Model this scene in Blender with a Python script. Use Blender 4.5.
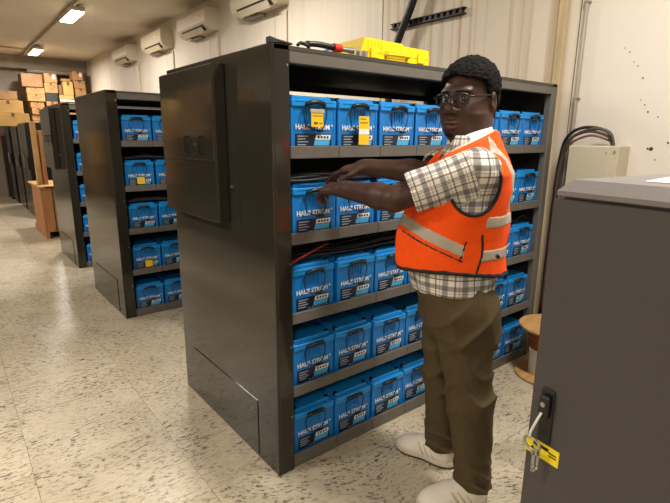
import bpy, bmesh, math, random
import numpy as np
from mathutils import Matrix, Vector
random.seed(7)
for o in list(bpy.data.objects): bpy.data.objects.remove(o)
SC = bpy.context.scene; COL = SC.collection
# ------------------------------------------------------------------ camera, world, exposure
F_PX, PITCH, ROLL, YAW, CAM_H = 481.68, .23214, .00791, .67539, 1.52
cp, sp_, cy, sy = math.cos(PITCH), math.sin(PITCH), math.cos(YAW), math.sin(YAW)
fwd = Vector((sy*cp, cy*cp, -sp_)); rt = Vector((cy, -sy, 0)); up = rt.cross(fwd)
cr, sr = math.cos(ROLL), math.sin(ROLL)
r2 = rt*cr + up*sr; u2 = up*cr - rt*sr
cd = bpy.data.cameras.new('camera'); cam = bpy.data.objects.new('camera', cd); COL.objects.link(cam)
cd.sensor_width = 36; cd.lens = F_PX/670*36; cd.clip_start = .02; cd.clip_end = 200
M = Matrix((r2, u2, -fwd)).transposed().to_4x4(); M.translation = (0, 0, CAM_H)
cam.matrix_world = M; SC.camera = cam
W = bpy.data.worlds.new('world'); SC.world = W; W.use_nodes = True
W.node_tree.nodes['Background'].inputs[0].default_value = (1, .95, .88, 1)
W.node_tree.nodes['Background'].inputs[1].default_value = .15
SC.view_settings.view_transform = 'Standard'; SC.view_settings.look = 'None'
SC.view_settings.gamma = 1; SC.view_settings.use_curve_mapping = False
SC.view_settings.exposure = 0.2
LAMP_W = 72.0; LAMP_COL = (1, .945, .87)
# room
WALLX, FARY, CEIL = 3.27, 15.0, 3.42
LEFTX, BACKY = -4.2, -3.2

# ------------------------------------------------------------------ materials
MATS = {}
def s2l(c):
    return tuple(((v/255)/12.92 if v/255 <= .04045 else ((v/255+.055)/1.055)**2.4) for v in c)
def mat(name, col, rough=.5, metal=0, spec=.5, noise=0, nscale=20, coat=0, bump=0, emit=0, trans=0, alpha=1, coord='Object', aniso=None):
    """col: sRGB 0-255. noise: relative value variation."""
    if name in MATS: return MATS[name]
    m = bpy.data.materials.new(name); m.use_nodes = True; nt = m.node_tree; b = nt.nodes['Principled BSDF']
    c = s2l(col)
    b.inputs['Base Color'].default_value = (*c, 1); b.inputs['Roughness'].default_value = rough
    b.inputs['Metallic'].default_value = metal; b.inputs['Specular IOR Level'].default_value = spec
    if coat: b.inputs['Coat Weight'].default_value = coat; b.inputs['Coat Roughness'].default_value = .06
    if trans: b.inputs['Transmission Weight'].default_value = trans
    if alpha < 1: b.inputs['Alpha'].default_value = alpha
    if emit: b.inputs['Emission Color'].default_value = (*c, 1); b.inputs['Emission Strength'].default_value = emit
    if noise or bump:
        tc = nt.nodes.new('ShaderNodeTexCoord'); n = nt.nodes.new('ShaderNodeTexNoise'); n.inputs['Scale'].default_value = nscale; n.inputs['Detail'].default_value = 5
        src = tc.outputs[coord]
        if aniso:
            mp = nt.nodes.new('ShaderNodeMapping'); mp.inputs['Scale'].default_value = aniso
            nt.links.new(src, mp.inputs[0]); src = mp.outputs[0]
        nt.links.new(src, n.inputs['Vector'])
        if noise:
            r = nt.nodes.new('ShaderNodeValToRGB'); r.color_ramp.elements[0].position = .3; r.color_ramp.elements[1].position = .7
            r.color_ramp.elements[0].color = (*[v*(1-noise) for v in c], 1); r.color_ramp.elements[1].color = (*[min(1, v*(1+noise)) for v in c], 1)
            nt.links.new(n.outputs['Fac'], r.inputs[0]); nt.links.new(r.outputs[0], b.inputs['Base Color'])
        if bump:
            bp = nt.nodes.new('ShaderNodeBump'); bp.inputs['Strength'].default_value = bump; bp.inputs['Distance'].default_value = .01
            nt.links.new(n.outputs['Fac'], bp.inputs['Height']); nt.links.new(bp.outputs[0], b.inputs['Normal'])
    MATS[name] = m; return m

def nodes_of(m): return m.node_tree.nodes, m.node_tree.links
def floor_material():
    m = mat('vinyl_floor', (196, 180, 150), .33, spec=.4); N, K = nodes_of(m); b = N['Principled BSDF']
    g = N.new('ShaderNodeNewGeometry'); oi = N.new('ShaderNodeObjectInfo')
    rot = N.new('ShaderNodeVectorRotate'); rot.rotation_type = 'Z_AXIS'
    mu = N.new('ShaderNodeMath'); mu.operation = 'MULTIPLY'; mu.inputs[1].default_value = .5
    K.new(oi.outputs['Random'], mu.inputs[0]); K.new(mu.outputs[0], rot.inputs['Angle']); K.new(g.outputs['Position'], rot.inputs['Vector'])
    ad = N.new('ShaderNodeVectorMath'); ad.operation = 'ADD'; K.new(rot.outputs[0], ad.inputs[0])
    sc = N.new('ShaderNodeVectorMath'); sc.operation = 'SCALE'; sc.inputs[0].default_value = (9, 5, 3); K.new(oi.outputs['Random'], sc.inputs['Scale']); K.new(sc.outputs[0], ad.inputs[1])
    def noise(scale, stretch, detail, lo, hi, rough=.6):
        mp = N.new('ShaderNodeMapping'); mp.inputs['Scale'].default_value = stretch; K.new(ad.outputs[0], mp.inputs[0])
        n = N.new('ShaderNodeTexNoise'); n.inputs['Scale'].default_value = scale; n.inputs['Detail'].default_value = detail; n.inputs['Roughness'].default_value = rough
        K.new(mp.outputs[0], n.inputs['Vector'])
        r = N.new('ShaderNodeMapRange'); r.inputs[1].default_value = lo; r.inputs[2].default_value = hi; K.new(n.outputs['Fac'], r.inputs[0]); return r.outputs[0]
    flecks = noise(44, (.7, 1.6, 1), 5, .53, .585, .78)
    patch = noise(5, (1, 1, 1), 5, .33, .55, .7)
    fm = N.new('ShaderNodeMath'); fm.operation = 'MULTIPLY'; K.new(flecks, fm.inputs[0]); K.new(patch, fm.inputs[1])
    streak = noise(60, (.25, 1.5, 1), 4, .46, .72)
    tone = noise(2.0, (1, 1, 1), 4, .3, .7)
    def mix(f, a, bb):
        x = N.new('ShaderNodeMix'); x.data_type = 'RGBA'
        if hasattr(f, 'links'): K.new(f, x.inputs[0])
        else: x.inputs[0].default_value = f
        for v, i in ((a, 6), (bb, 7)):
            if hasattr(v, 'links'): K.new(v, x.inputs[i])
            else: x.inputs[i].default_value = (*s2l(v), 1)
        return x.outputs[2]
    base = mix(tone, (184, 171, 146), (208, 197, 174))
    s1 = N.new('ShaderNodeMath'); s1.operation = 'MULTIPLY'; s1.inputs[1].default_value = .4; K.new(streak, s1.inputs[0])
    c1 = mix(s1.outputs[0], base, (152, 138, 114))
    f1 = N.new('ShaderNodeMath'); f1.operation = 'MULTIPLY'; f1.inputs[1].default_value = .95; K.new(fm.outputs[0], f1.inputs[0])
    c2 = mix(f1.outputs[0], c1, (66, 58, 48))
    K.new(c2, b.inputs['Base Color'])
    return m
def wall_material(name, col, streaks):
    m = mat(name, col, .6, spec=.25); N, K = nodes_of(m); b = N['Principled BSDF']
    g = N.new('ShaderNodeNewGeometry')
    mp = N.new('ShaderNodeMapping'); mp.inputs['Scale'].default_value = (1, 8, .09); K.new(g.outputs['Position'], mp.inputs[0])
    n = N.new('ShaderNodeTexNoise'); n.inputs['Scale'].default_value = 2.2; n.inputs['Detail'].default_value = 5; K.new(mp.outputs[0], n.inputs['Vector'])
    r = N.new('ShaderNodeMapRange'); r.inputs[1].default_value = .50; r.inputs[2].default_value = .68; r.inputs[4].default_value = streaks; K.new(n.outputs['Fac'], r.inputs[0])
    n2 = N.new('ShaderNodeTexNoise'); n2.inputs['Scale'].default_value = 1.3; n2.inputs['Detail'].default_value = 4; K.new(g.outputs['Position'], n2.inputs['Vector'])
    x0 = N.new('ShaderNodeMix'); x0.data_type = 'RGBA'; K.new(n2.outputs['Fac'], x0.inputs[0])
    c = s2l(col); x0.inputs[6].default_value = (*[v*.9 for v in c], 1); x0.inputs[7].default_value = (*[min(1, v*1.06) for v in c], 1)
    x = N.new('ShaderNodeMix'); x.data_type = 'RGBA'; K.new(r.outputs[0], x.inputs[0]); K.new(x0.outputs[2], x.inputs[6]); x.inputs[7].default_value = (*s2l((150, 122, 82)), 1)
    K.new(x.outputs[2], b.inputs['Base Color']); return m
def plaid_material():
    m = mat('plaid_cotton', (214, 205, 192), .85, spec=.1); N, K = nodes_of(m); b = N['Principled BSDF']
    a = N.new('ShaderNodeAttribute'); a.attribute_name = 'plaid'
    s = N.new('ShaderNodeSeparateXYZ'); K.new(a.outputs['Vector'], s.inputs[0])
    def lines(sock, period, offs, w, soft):
        q = N.new('ShaderNodeMath'); q.operation = 'MULTIPLY_ADD'; q.inputs[1].default_value = 1/period; q.inputs[2].default_value = offs; K.new(sock, q.inputs[0])
        fr = N.new('ShaderNodeMath'); fr.operation = 'PINGPONG'; fr.inputs[1].default_value = .5; K.new(q.outputs[0], fr.inputs[0])
        r = N.new('ShaderNodeMapRange'); r.inputs[1].default_value = w; r.inputs[2].default_value = w+soft; r.inputs[3].default_value = 1; r.inputs[4].default_value = 0; K.new(fr.outputs[0], r.inputs[0]); return r.outputs[0]
    col = None
    def over(prev, f, c, amt):
        mm = N.new('ShaderNodeMath'); mm.operation = 'MULTIPLY'; mm.inputs[1].default_value = amt; K.new(f, mm.inputs[0])
        x = N.new('ShaderNodeMix'); x.data_type = 'RGBA'; K.new(mm.outputs[0], x.inputs[0])
        if prev is None: x.inputs[6].default_value = (*s2l((226, 219, 208)), 1)
        else: K.new(prev, x.inputs[6])
        x.inputs[7].default_value = (*s2l(c), 1); return x.outputs[2]
    for sock in (s.outputs[0], s.outputs[1]):
        col = over(col, lines(sock, .062, 0, .12, .06), (62, 62, 68), .62)
        col = over(col, lines(sock, .062, .5, .025, .03), (70, 48, 40), .75)
        col = over(col, lines(sock, .062, .28, .012, .02), (90, 80, 78), .5)
    K.new(col, b.inputs['Base Color']); return m

m_floor = floor_material(); m_panel = wall_material('wall_panel_paint', (206, 195, 178), .6); m_panel2 = wall_material('wall_panel_clean_paint', (212, 202, 186), .12); m_plaster = wall_material('wall_plaster', (212, 204, 192), .0)
m_ceil = mat('ceiling_paint', (214, 205, 190), .8, spec=.1, noise=.06, nscale=1.2)
m_far = mat('far_wall_paint', (150, 140, 124), .7, noise=.1, nscale=2)
m_rack = mat('rack_gloss_paint', (44, 41, 34), .09, spec=.5, noise=.05, nscale=6)
m_rackin = mat('rack_satin_paint', (66, 62, 56), .42, spec=.4)
m_lip = mat('rack_lip_paint', (98, 94, 88), .42, spec=.4, noise=.06, nscale=15)
m_dark = mat('dark_interior', (26, 25, 25), .6)
m_seam = mat('dark_joint', (112, 100, 80), .8)
m_blue = mat('battery_blue', (16, 118, 196), .36, spec=.5, noise=.06, nscale=8)
m_blid = mat('battery_lid_blue', (24, 136, 212), .34, spec=.5)
m_blk = mat('black_plastic', (18, 18, 19), .4)
m_rub = mat('black_rubber', (14, 14, 15), .5)
m_navy = mat('label_navy', (22, 32, 50), .4)
m_white = mat('print_white', (226, 228, 230), .5)
m_badge = mat('badge_light_blue', (70, 170, 225), .4)
m_lbl = mat('print_grey', (150, 160, 172), .5)
m_yel = mat('tag_yellow', (236, 190, 30), .5)
m_tagw = mat('tag_ink', (110, 84, 30), .6)
m_case = mat('tool_case_yellow', (240, 208, 12), .38, noise=.05, nscale=10)
m_red = mat('tool_red', (200, 40, 30), .4)
m_steel = mat('steel', (170, 168, 162), .3, metal=.9)
m_ac = mat('ac_plastic', (206, 192, 168), .45)
m_acdk = mat('ac_slot_dark', (42, 34, 26), .7)
m_metal = mat('painted_pipe', (150, 140, 124), .45)
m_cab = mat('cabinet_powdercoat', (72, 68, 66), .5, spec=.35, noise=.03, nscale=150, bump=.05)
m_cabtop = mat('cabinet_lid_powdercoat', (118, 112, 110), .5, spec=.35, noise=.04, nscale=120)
m_jbox = mat('beige_box', (186, 176, 152), .5)
m_card = mat('cardboard', (170, 128, 82), .8, noise=.14, nscale=5)
m_card2 = mat('cardboard_pale', (206, 164, 98), .8, noise=.12, nscale=4)
m_card3 = mat('cardboard_dark', (132, 98, 64), .8, noise=.14, nscale=5)
m_tape = mat('box_tape', (112, 82, 54), .4)
m_paper = mat('paper_white', (232, 230, 224), .7)
m_wood = mat('crate_wood', (170, 118, 72), .7, noise=.22, nscale=6, aniso=(6, 6, .6))
m_wood2 = mat('plywood', (188, 146, 92), .7, noise=.2, nscale=7, aniso=(1, 5, 1))
m_blkwrap = mat('black_gloss_sheet', (20, 19, 18), .22, noise=.2, nscale=3)
m_stain = mat('stained_trim', (186, 168, 128), .7, noise=.25, nscale=3, aniso=(3, 3, .5))
m_lampw = mat('lamp_housing', (196, 184, 160), .5)
m_lampe = mat('lamp_diffuser', (255, 238, 205), .5, emit=9)
m_skin = mat('skin_brown', (62, 39, 28), .48, spec=.38, noise=.12, nscale=14)
m_lip_s = mat('lip_skin', (92, 56, 46), .45)
m_nail = mat('finger_nail', (150, 108, 88), .35)
m_hair = mat('hair_black', (16, 13, 12), .9, spec=.15, noise=.35, nscale=90, bump=.9)
m_orange = mat('vest_orange', (250, 84, 14), .7, spec=.2, noise=.07, nscale=30)
m_refl = mat('vest_reflective', (176, 164, 146), .45, spec=.5, noise=.05, nscale=40)
m_bind = mat('vest_binding_black', (22, 20, 20), .7)
m_plaid = plaid_material()
m_inner = mat('collar_cream', (226, 218, 204), .85)
m_trous = mat('trouser_twill', (80, 68, 47), .85, spec=.15, noise=.08, nscale=60)
m_shoe = mat('shoe_white', (224, 216, 200), .6, noise=.04, nscale=30)
m_sole = mat('shoe_sole', (202, 194, 176), .6)
m_soled = mat('shoe_tread_dark', (40, 36, 32), .7)
m_eye = mat('eye_white', (150, 136, 126), .25)
m_iris = mat('eye_iris', (26, 16, 12), .15)
m_glass = mat('spectacle_lens', (40, 44, 48), .05, alpha=.14)
m_sticker = mat('sticker_yellow', (240, 214, 20), .45)
m_cbl = mat('grey_brown_cable', (66, 58, 50), .5); m_wire_dr = mat('dull_red_cable', (110, 62, 54), .5)
m_wire_red = mat('red_wire', (150, 30, 26), .5)

# ------------------------------------------------------------------ mesh helpers
class MB:
    def __init__(s): s.bm = bmesh.new()
    def box(s, x0, x1, y0, y1, z0, z1, bev=0, seg=1, M=None):
        b = bmesh.new(); bmesh.ops.create_cube(b, size=1)
        for v in b.verts: v.co = ((x0+x1)/2+v.co.x*(x1-x0), (y0+y1)/2+v.co.y*(y1-y0), (z0+z1)/2+v.co.z*(z1-z0))
        if bev: bmesh.ops.bevel(b, geom=b.edges[:], offset=bev, segments=seg, affect='EDGES', profile=.5)
        s._merge(b, M); return s
    def _merge(s, b, M=None):
        if M is not None: bmesh.ops.transform(b, matrix=M, verts=b.verts)
        me = bpy.data.meshes.new('tmp'); b.to_mesh(me); b.free(); s.bm.from_mesh(me); bpy.data.meshes.remove(me)
    def cyl(s, p0, p1, r0, r1=None, n=16, caps=True):
        r1 = r0 if r1 is None else r1; p0, p1 = Vector(p0), Vector(p1); d = p1-p0
        b = bmesh.new(); bmesh.ops.create_cone(b, cap_ends=caps, segments=n, radius1=r0, radius2=r1, depth=d.length)
        q = d.to_track_quat('Z', 'Y').to_matrix().to_4x4(); q.translation = (p0+p1)/2
        s._merge(b, q); return s
    def tube(s, pts, r, n=8, smooth=4, closed=False):
        pts = [Vector(p) for p in pts]
        if smooth > 1: pts = catmull(pts, smooth, closed)
        rings = []; N = len(pts); prev = None
        for i, p in enumerate(pts):
            a = pts[(i-1) % N] if (closed or i > 0) else pts[i]; c = pts[(i+1) % N] if (closed or i < N-1) else pts[i]
            t = (c-a).normalized()
            if prev is None:
                nx = t.orthogonal().normalized()
            else:
                nx = (prev-t*prev.dot(t)); nx = nx.normalized() if nx.length > 1e-6 else t.orthogonal().normalized()
            prev = nx; ny = t.cross(nx); rr = r[i*len(r)//N] if isinstance(r, (list, tuple)) else r
            rings.append([s.bm.verts.new(p+(nx*math.cos(2*math.pi*k/n)+ny*math.sin(2*math.pi*k/n))*rr) for k in range(n)])
        for i in range(N if closed else N-1):
            A, B = rings[i], rings[(i+1) % N]
            for k in range(n): s.bm.faces.new((A[k], A[(k+1) % n], B[(k+1) % n], B[k]))
        if not closed:
            s.bm.faces.new(rings[0][::-1]); s.bm.faces.new(rings[-1])
        return s
    def prism(s, poly, y0, y1, axis='y', M=None):
        """poly in two coords; extrude along the axis."""
        b = bmesh.new()
        def P(a, c, t): return {'y': (a, t, c), 'x': (t, a, c), 'z': (a, c, t)}[axis]
        A = [b.verts.new(P(a, c, y0)) for a, c in poly]; B = [b.verts.new(P(a, c, y1)) for a, c in poly]
        b.faces.new(A); b.faces.new(B[::-1]); n = len(poly)
        for i in range(n): b.faces.new((A[i], B[i], B[(i+1) % n], A[(i+1) % n]))
        bmesh.ops.recalc_face_normals(b, faces=b.faces[:]); s._merge(b, M); return s
    def lathe(s, prof, n=32, c=(0, 0, 0)):
        rings = [[s.bm.verts.new((c[0]+r*math.cos(2*math.pi*k/n), c[1]+r*math.sin(2*math.pi*k/n), c[2]+z)) for k in range(n)] for r, z in prof]
        for i in range(len(prof)-1):
            for k in range(n): s.bm.faces.new((rings[i][k], rings[i][(k+1) % n], rings[i+1][(k+1) % n], rings[i+1][k]))
        s.bm.faces.new(rings[0][::-1]); s.bm.faces.new(rings[-1]); return s
    def mesh(s, name, smooth=False):
        me = bpy.data.meshes.new(name); s.bm.to_mesh(me); s.bm.free()
        if smooth:
            for p in me.polygons: p.use_smooth = True
        return me
def catmull(P, k, closed=False):
    out = []; N = len(P)
    for i in range(N if closed else N-1):
        g = (lambda j: P[j % N]) if closed else (lambda j: P[max(0, min(N-1, j))])
        a, b, c, d = g(i-1), g(i), g(i+1), g(i+2)
        for t in range(k):
            t /= k; out.append(.5*((2*b)+(c-a)*t+(2*a-5*b+4*c-d)*t*t+(3*b-a-3*c+d)*t**3))
    if not closed: out.append(P[-1])
    return out
def link(name, me, m, parent=None, loc=None):
    if isinstance(me, MB): me = me.mesh(name)
    o = bpy.data.objects.new(name, me)
    if m is not None and not me.materials: me.materials.append(m)
    COL.objects.link(o)
    if parent: o.parent = parent
    if loc: o.location = loc
    return o
def empty(name, loc=(0, 0, 0), rz=0):
    o = bpy.data.objects.new(name, None); o.empty_display_size = .1; COL.objects.link(o); o.location = loc; o.rotation_euler[2] = rz; return o
def tag(o, label, cat, group=None):
    o['label'] = label; o['category'] = cat
    if group: o['group'] = group
    return o
def struct(o): o['kind'] = 'structure'; return o
def text_mesh(txt, size, name, extrude=.0004, spacing=1.0, bold=0):
    c = bpy.data.curves.new(name, 'FONT'); c.body = txt; c.size = size; c.align_x = 'CENTER'; c.extrude = extrude; c.resolution_u = 2; c.space_character = spacing; c.offset = bold
    o = bpy.data.objects.new(name, c); COL.objects.link(o)
    me = bpy.data.meshes.new_from_object(o.evaluated_get(bpy.context.evaluated_depsgraph_get()))
    bpy.data.objects.remove(o); me.name = name; me.materials.clear(); return me
def copy_tree(o, parent=None):
    c = o.copy(); COL.objects.link(c); c.parent = parent
    for ch in CH.get(o.name, []): copy_tree(ch, c)
    return c
CH = {}
def index_children():
    CH.clear()
    for o in bpy.data.objects:
        if o.parent: CH.setdefault(o.parent.name, []).append(o)

# ------------------------------------------------------------------ room shell
fl = struct(link('floor', MB().box(LEFTX, WALLX, BACKY, FARY, -.12, -.004), m_seam))
T = .6; TX0, TY0 = .125, 1.763
tile = MB().box(.0007, T-.0007, .0007, T-.0007, -.004, 0, .0004).mesh('floor_tile'); tile.materials.append(m_floor)
i0, i1 = math.floor((LEFTX-TX0)/T)+1, math.ceil((WALLX-TX0)/T)-1
def sight(x, y):
    d = Vector((x, y, -CAM_H)); z = d.dot(fwd)
    if z < .3: return False
    px, py = 335+F_PX*d.dot(r2)/z, 251.5-F_PX*d.dot(u2)/z
    return -40 < px < 720 and -20 < py < 560
seen = []; rest = MB()
for i in range(i0-1, i1+1):
    for j in range(math.floor((BACKY-TY0)/T), math.ceil((FARY-TY0)/T)):
        x, y = TX0+i*T, TY0+j*T
        x0c, x1c, y0c, y1c = max(x, LEFTX), min(x+T, WALLX), max(y, BACKY), min(y+T, FARY)
        if x1c-x0c < .01 or y1c-y0c < .01: continue
        vis = any(sight(a, b) for a in (x, x+T/2, x+T) for b in (y, y+T/2, y+T)) and not (x > 1.1 and y > 1.7 and y < 2.4) and x1c-x0c > .59 and y1c-y0c > .59
        if vis and len(seen) < 290:
            o = link('floor_tile', tile, m_floor, fl, (x, y, random.uniform(-.0011, .0003))); seen.append(o)
        else: rest.box(x0c+.0012, x1c-.0012, y0c+.0012, y1c-.0012, -.004, 0)
ro = link('floor_tile_field', rest, m_floor, fl); ro['kind'] = 'stuff'
struct(link('ceiling', MB().box(LEFTX, WALLX, BACKY, FARY, CEIL, CEIL+.1), m_ceil))
struct(link('wall_far', MB().box(LEFTX, WALLX, FARY, FARY+.1, 0, CEIL), m_far))
struct(link('wall_left', MB().box(LEFTX-.1, LEFTX, BACKY, FARY, 0, CEIL), m_plaster))
struct(link('wall_behind', MB().box(LEFTX, WALLX, BACKY-.1, BACKY, 0, CEIL), m_plaster))
wr = struct(link('wall_right', MB().box(WALLX+.012, WALLX+.15, BACKY, FARY, 0, CEIL), m_seam))
joints = [1.62, 3.42, 5.25, 7.03, 8.78, 10.62, 12.4, 14.0, FARY]
for a, b in zip(joints[:-1], joints[1:]):
    link('wall_panel', MB().box(WALLX, WALLX+.013, a+.005, b-.005, 0, CEIL, .003), m_panel if a < 3 else m_panel2, wr)
link('plaster_panel', MB().box(WALLX, WALLX+.013, BACKY, 1.615, 0, CEIL), m_plaster, wr)
# beam along the far wall top
struct(link('trim_1', MB().box(LEFTX, WALLX, FARY-.35, FARY, 3.12, CEIL, .01), m_far))
# stained joint strip beside the rack end, and thin ribs on the panel behind the rack
st = struct(link('trim_2', MB().box(WALLX-.02, WALLX, 1.70, 1.76, 0, CEIL, .006), m_stain))
for y in (2.02, 2.72):
    link('panel_rib', MB().box(WALLX-.003, WALLX, y-.006, y+.006, 0, CEIL, .002), m_panel, wr)
# nail holes on the plaster
for y, z, r in ((1.107, 1.469, .011), (1.125, 1.47, .006), (1.025, 1.505, .006), (1.175, 1.721, .004), (1.153, 1.681, .005), (1.2, 1.751, .003), (1.097, 1.651, .004), (1.298, 2.028, .004), (1.243, 1.944, .004), (1.268, 1.969, .003), (1.329, 2.054, .003), (1.207, 1.874, .005), (1.078, 1.407, .004)):
    link('nail_hole', MB().cyl((WALLX-.0015, y, z), (WALLX+.002, y, z), r, n=8), m_acdk, wr)

# ------------------------------------------------------------------ ceiling lamps
def lamp(x, y, label, z=3.30):
    t = tag(empty('ceiling_lamp', (x, y, z)), label, 'lamp', 'ceiling batten lamps')
    hb = MB(); hb.box(-.095, .095, -.45, .45, .018, .085, .012, 2).box(-.03, .03, -.35, -.28, .07, CEIL-z).box(-.03, .03, .28, .35, .07, CEIL-z)
    link('housing', hb, m_lampw, t)
    link('diffuser', MB().box(-.09, .09, -.44, .44, 0, .02, .006), m_lampe, t)
    ld = bpy.data.lights.new('lamp_light', 'AREA'); ld.shape = 'RECTANGLE'; ld.size = .18; ld.size_y = .88; ld.energy = LAMP_W; ld.color = LAMP_COL
    lo = bpy.data.objects.new('lamp_light', ld); COL.objects.link(lo); lo.parent = t; lo.location = (0, 0, -.01)
    return t
LX = 1.86
lamp(LX, 8.9, 'lit rectangular ceiling lamp nearer the camera on the grey conduit')
lamp(LX+.06, 13.1, 'small lit ceiling lamp far back near the stacked boxes')
for y, w in ((4.7, 'above the middle rack'), (.5, 'above the camera side of the nearest rack')): lamp(LX, y, f'rectangular ceiling lamp {w}, in the conduit row')
for y, w in ((10.9, 'farthest'), (6.7, 'second farthest'), (2.5, 'second nearest'), (-1.7, 'nearest')): lamp(-1.6, y, f'{w} rectangular ceiling lamp of the row over the aisle')
tag(link('ceiling_conduit', MB().cyl((LX-.06, BACKY, 3.39), (LX-.06, FARY-.4, 3.39), .022, n=10).cyl((LX-.06, 13.3, 3.39), (LEFTX+1, 13.3, 3.39), .014, n=8), m_metal), 'grey conduit running along the ceiling past both lamps', 'conduit')

# ------------------------------------------------------------------ batteries
BW, BH, BD = .232, .24, .50
def build_battery():
    t = empty('battery')
    c = MB(); hw = BW/2-.006
    c.prism([(-hw+.004, 0), (hw-.004, 0), (hw, .2), (-hw, .2)], 0, BD-.01)
    for s in (-1, 1): c.box(s*hw-.006, s*hw+.006, -.003, BD-.006, .004, .2, .002)
    case = link('case', c, m_blue, t)
    rb = MB()
    for k in range(5): rb.box(-.034+.017*k-.002, -.034+.017*k+.002, -.006, .002, .158-.008*abs(k-2), .198, .001)
    link('rib', rb, m_blue, case)['kind'] = 'stuff'
    l = MB(); l.box(-BW/2, BW/2, -.010, BD, .196, .226, .004).box(-BW/2+.014, BW/2-.014, .012, BD-.015, .224, .24, .004)
    l.box(-BW/2+.02, BW/2-.02, -.012, .004, .214, .226, .003)
    lid = link('lid', l, m_blid, t)
    for sx_ in (-1, 1): link('terminal_cap', MB().cyl((sx_*.095, .03, .226), (sx_*.095, .03, .243), .011, n=10), m_blk, lid)
    g = MB(); g.tube([(-.045, -.016, .205), (-.03, -.024, .213), (0, -.027, .216), (.03, -.024, .213), (.045, -.016, .205)], .0095, 8, 3)
    link('handle', g.mesh('handle', True), m_blk, t)
    cd_ = MB()
    cd_.tube([(-.045, -.013, .205), (-.06, -.016, .18), (-.057, -.017, .15), (-.045, -.016, .122), (-.01, -.015, .108), (.025, -.015, .104)], .0024, 6, 3)
    cd_.tube([(.045, -.013, .205), (.058, -.016, .185), (.052, -.017, .15), (.043, -.016, .122), (.025, -.016, .104)], .0024, 6, 3)
    cd_.box(.008, .04, -.022, -.008, .097, .109, .003)
    link('cord', cd_.mesh('cord', True), m_rub, t)
    lp = MB(); lp.box(-.092, .092, -.0035, .001, .03, .09)
    lab = link('label_panel', lp, m_navy, t)
    pr = MB()
    for k in range(4): pr.box(-.084, -.03-.012*(k % 2), -.0042, -.003, .078-.0115*k, .082-.0115*k)
    for k in range(6): pr.box(-.03+.02*k, -.03+.02*k+.012, -.0042, -.003, .034, .038)
    link('printed_line', pr, m_lbl, lab)
    b1 = MB(); b1.prism([(.006, .066), (.084, .066), (.088, .086), (.010, .086)], -.0046, -.003); link('badge', b1, m_white, lab)
    b2 = MB(); b2.prism([(-.002, .042), (.078, .042), (.083, .064), (.003, .064)], -.0046, -.003); link('badge', b2, m_badge, lab)
    b3 = MB()
    for k in range(4): b3.box(.018+.016*k, .028+.016*k, -.0052, -.004, .071, .081)
    link('printed_mark', b3, m_navy, lab)
    tm = text_mesh('HAUS STROM', .030, 'lettering', .0008, .96, .0006)
    lt = link('lettering', tm, m_white, t); lt.location = (-.006, -.004, .107); lt.rotation_euler = (math.pi/2, 0, 0)
    tr = text_mesh('®', .014, 'lettering_mark', .0008); l2 = link('lettering', tr, m_white, t); l2.location = (.094, -.004, .120); l2.rotation_euler = (math.pi/2, 0, 0)
    return t
BAT = build_battery()
def hang_tag(b, x=.0, kind=0):
    """yellow card with a picture square, hung from the battery's handle"""
    z0, z1 = (.118, .172) if kind == 0 else (.045, .168) if kind == 1 else (.05, .105)
    tg = link('paper_tag', MB().box(x-.030, x+.030, -.034, -.032, z0, z1), m_yel, b)
    ln = MB()
    if kind == 0:
        ln.box(x-.024, x+.024, -.0348, -.034, z1-.012, z1-.009)
        ln.box(x-.018, x+.002, -.0348, -.034, z0+.010, z0+.020).box(x+.008, x+.024, -.0348, -.034, z0+.012, z0+.016)
        link('printed_line', ln, m_tagw, tg)
        link('plastic_bag', MB().box(x-.036, x+.036, -.0365, -.030, z1, z1+.016, .002), m_refl, tg)
    elif kind == 1:
        link('white_strip', MB().box(x-.030, x+.030, -.0350, -.0338, z0+.045, z0+.068), m_paper, tg)
        ln.box(x-.024, x+.010, -.0348, -.034, z1-.014, z1-.010).box(x-.024, x+.02, -.0348, -.034, z1-.03, z1-.026); link('printed_line', ln, m_tagw, tg)
    return tg
ORD = ['first', 'second', 'third', 'fourth', 'fifth', 'sixth', 'seventh', 'eighth']
ROWN = ['top', 'second', 'middle', 'fourth', 'bottom']
Z_LIP = [1.485, 1.126, .770, .417, .068]
index_children(); used = [False]
def battery(loc, label, group, rz=0):
    b = BAT if not used[0] else copy_tree(BAT)
    used[0] = True; b.location = loc; b.rotation_euler[2] = rz
    tag(b, label, 'battery', group); return b

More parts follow.
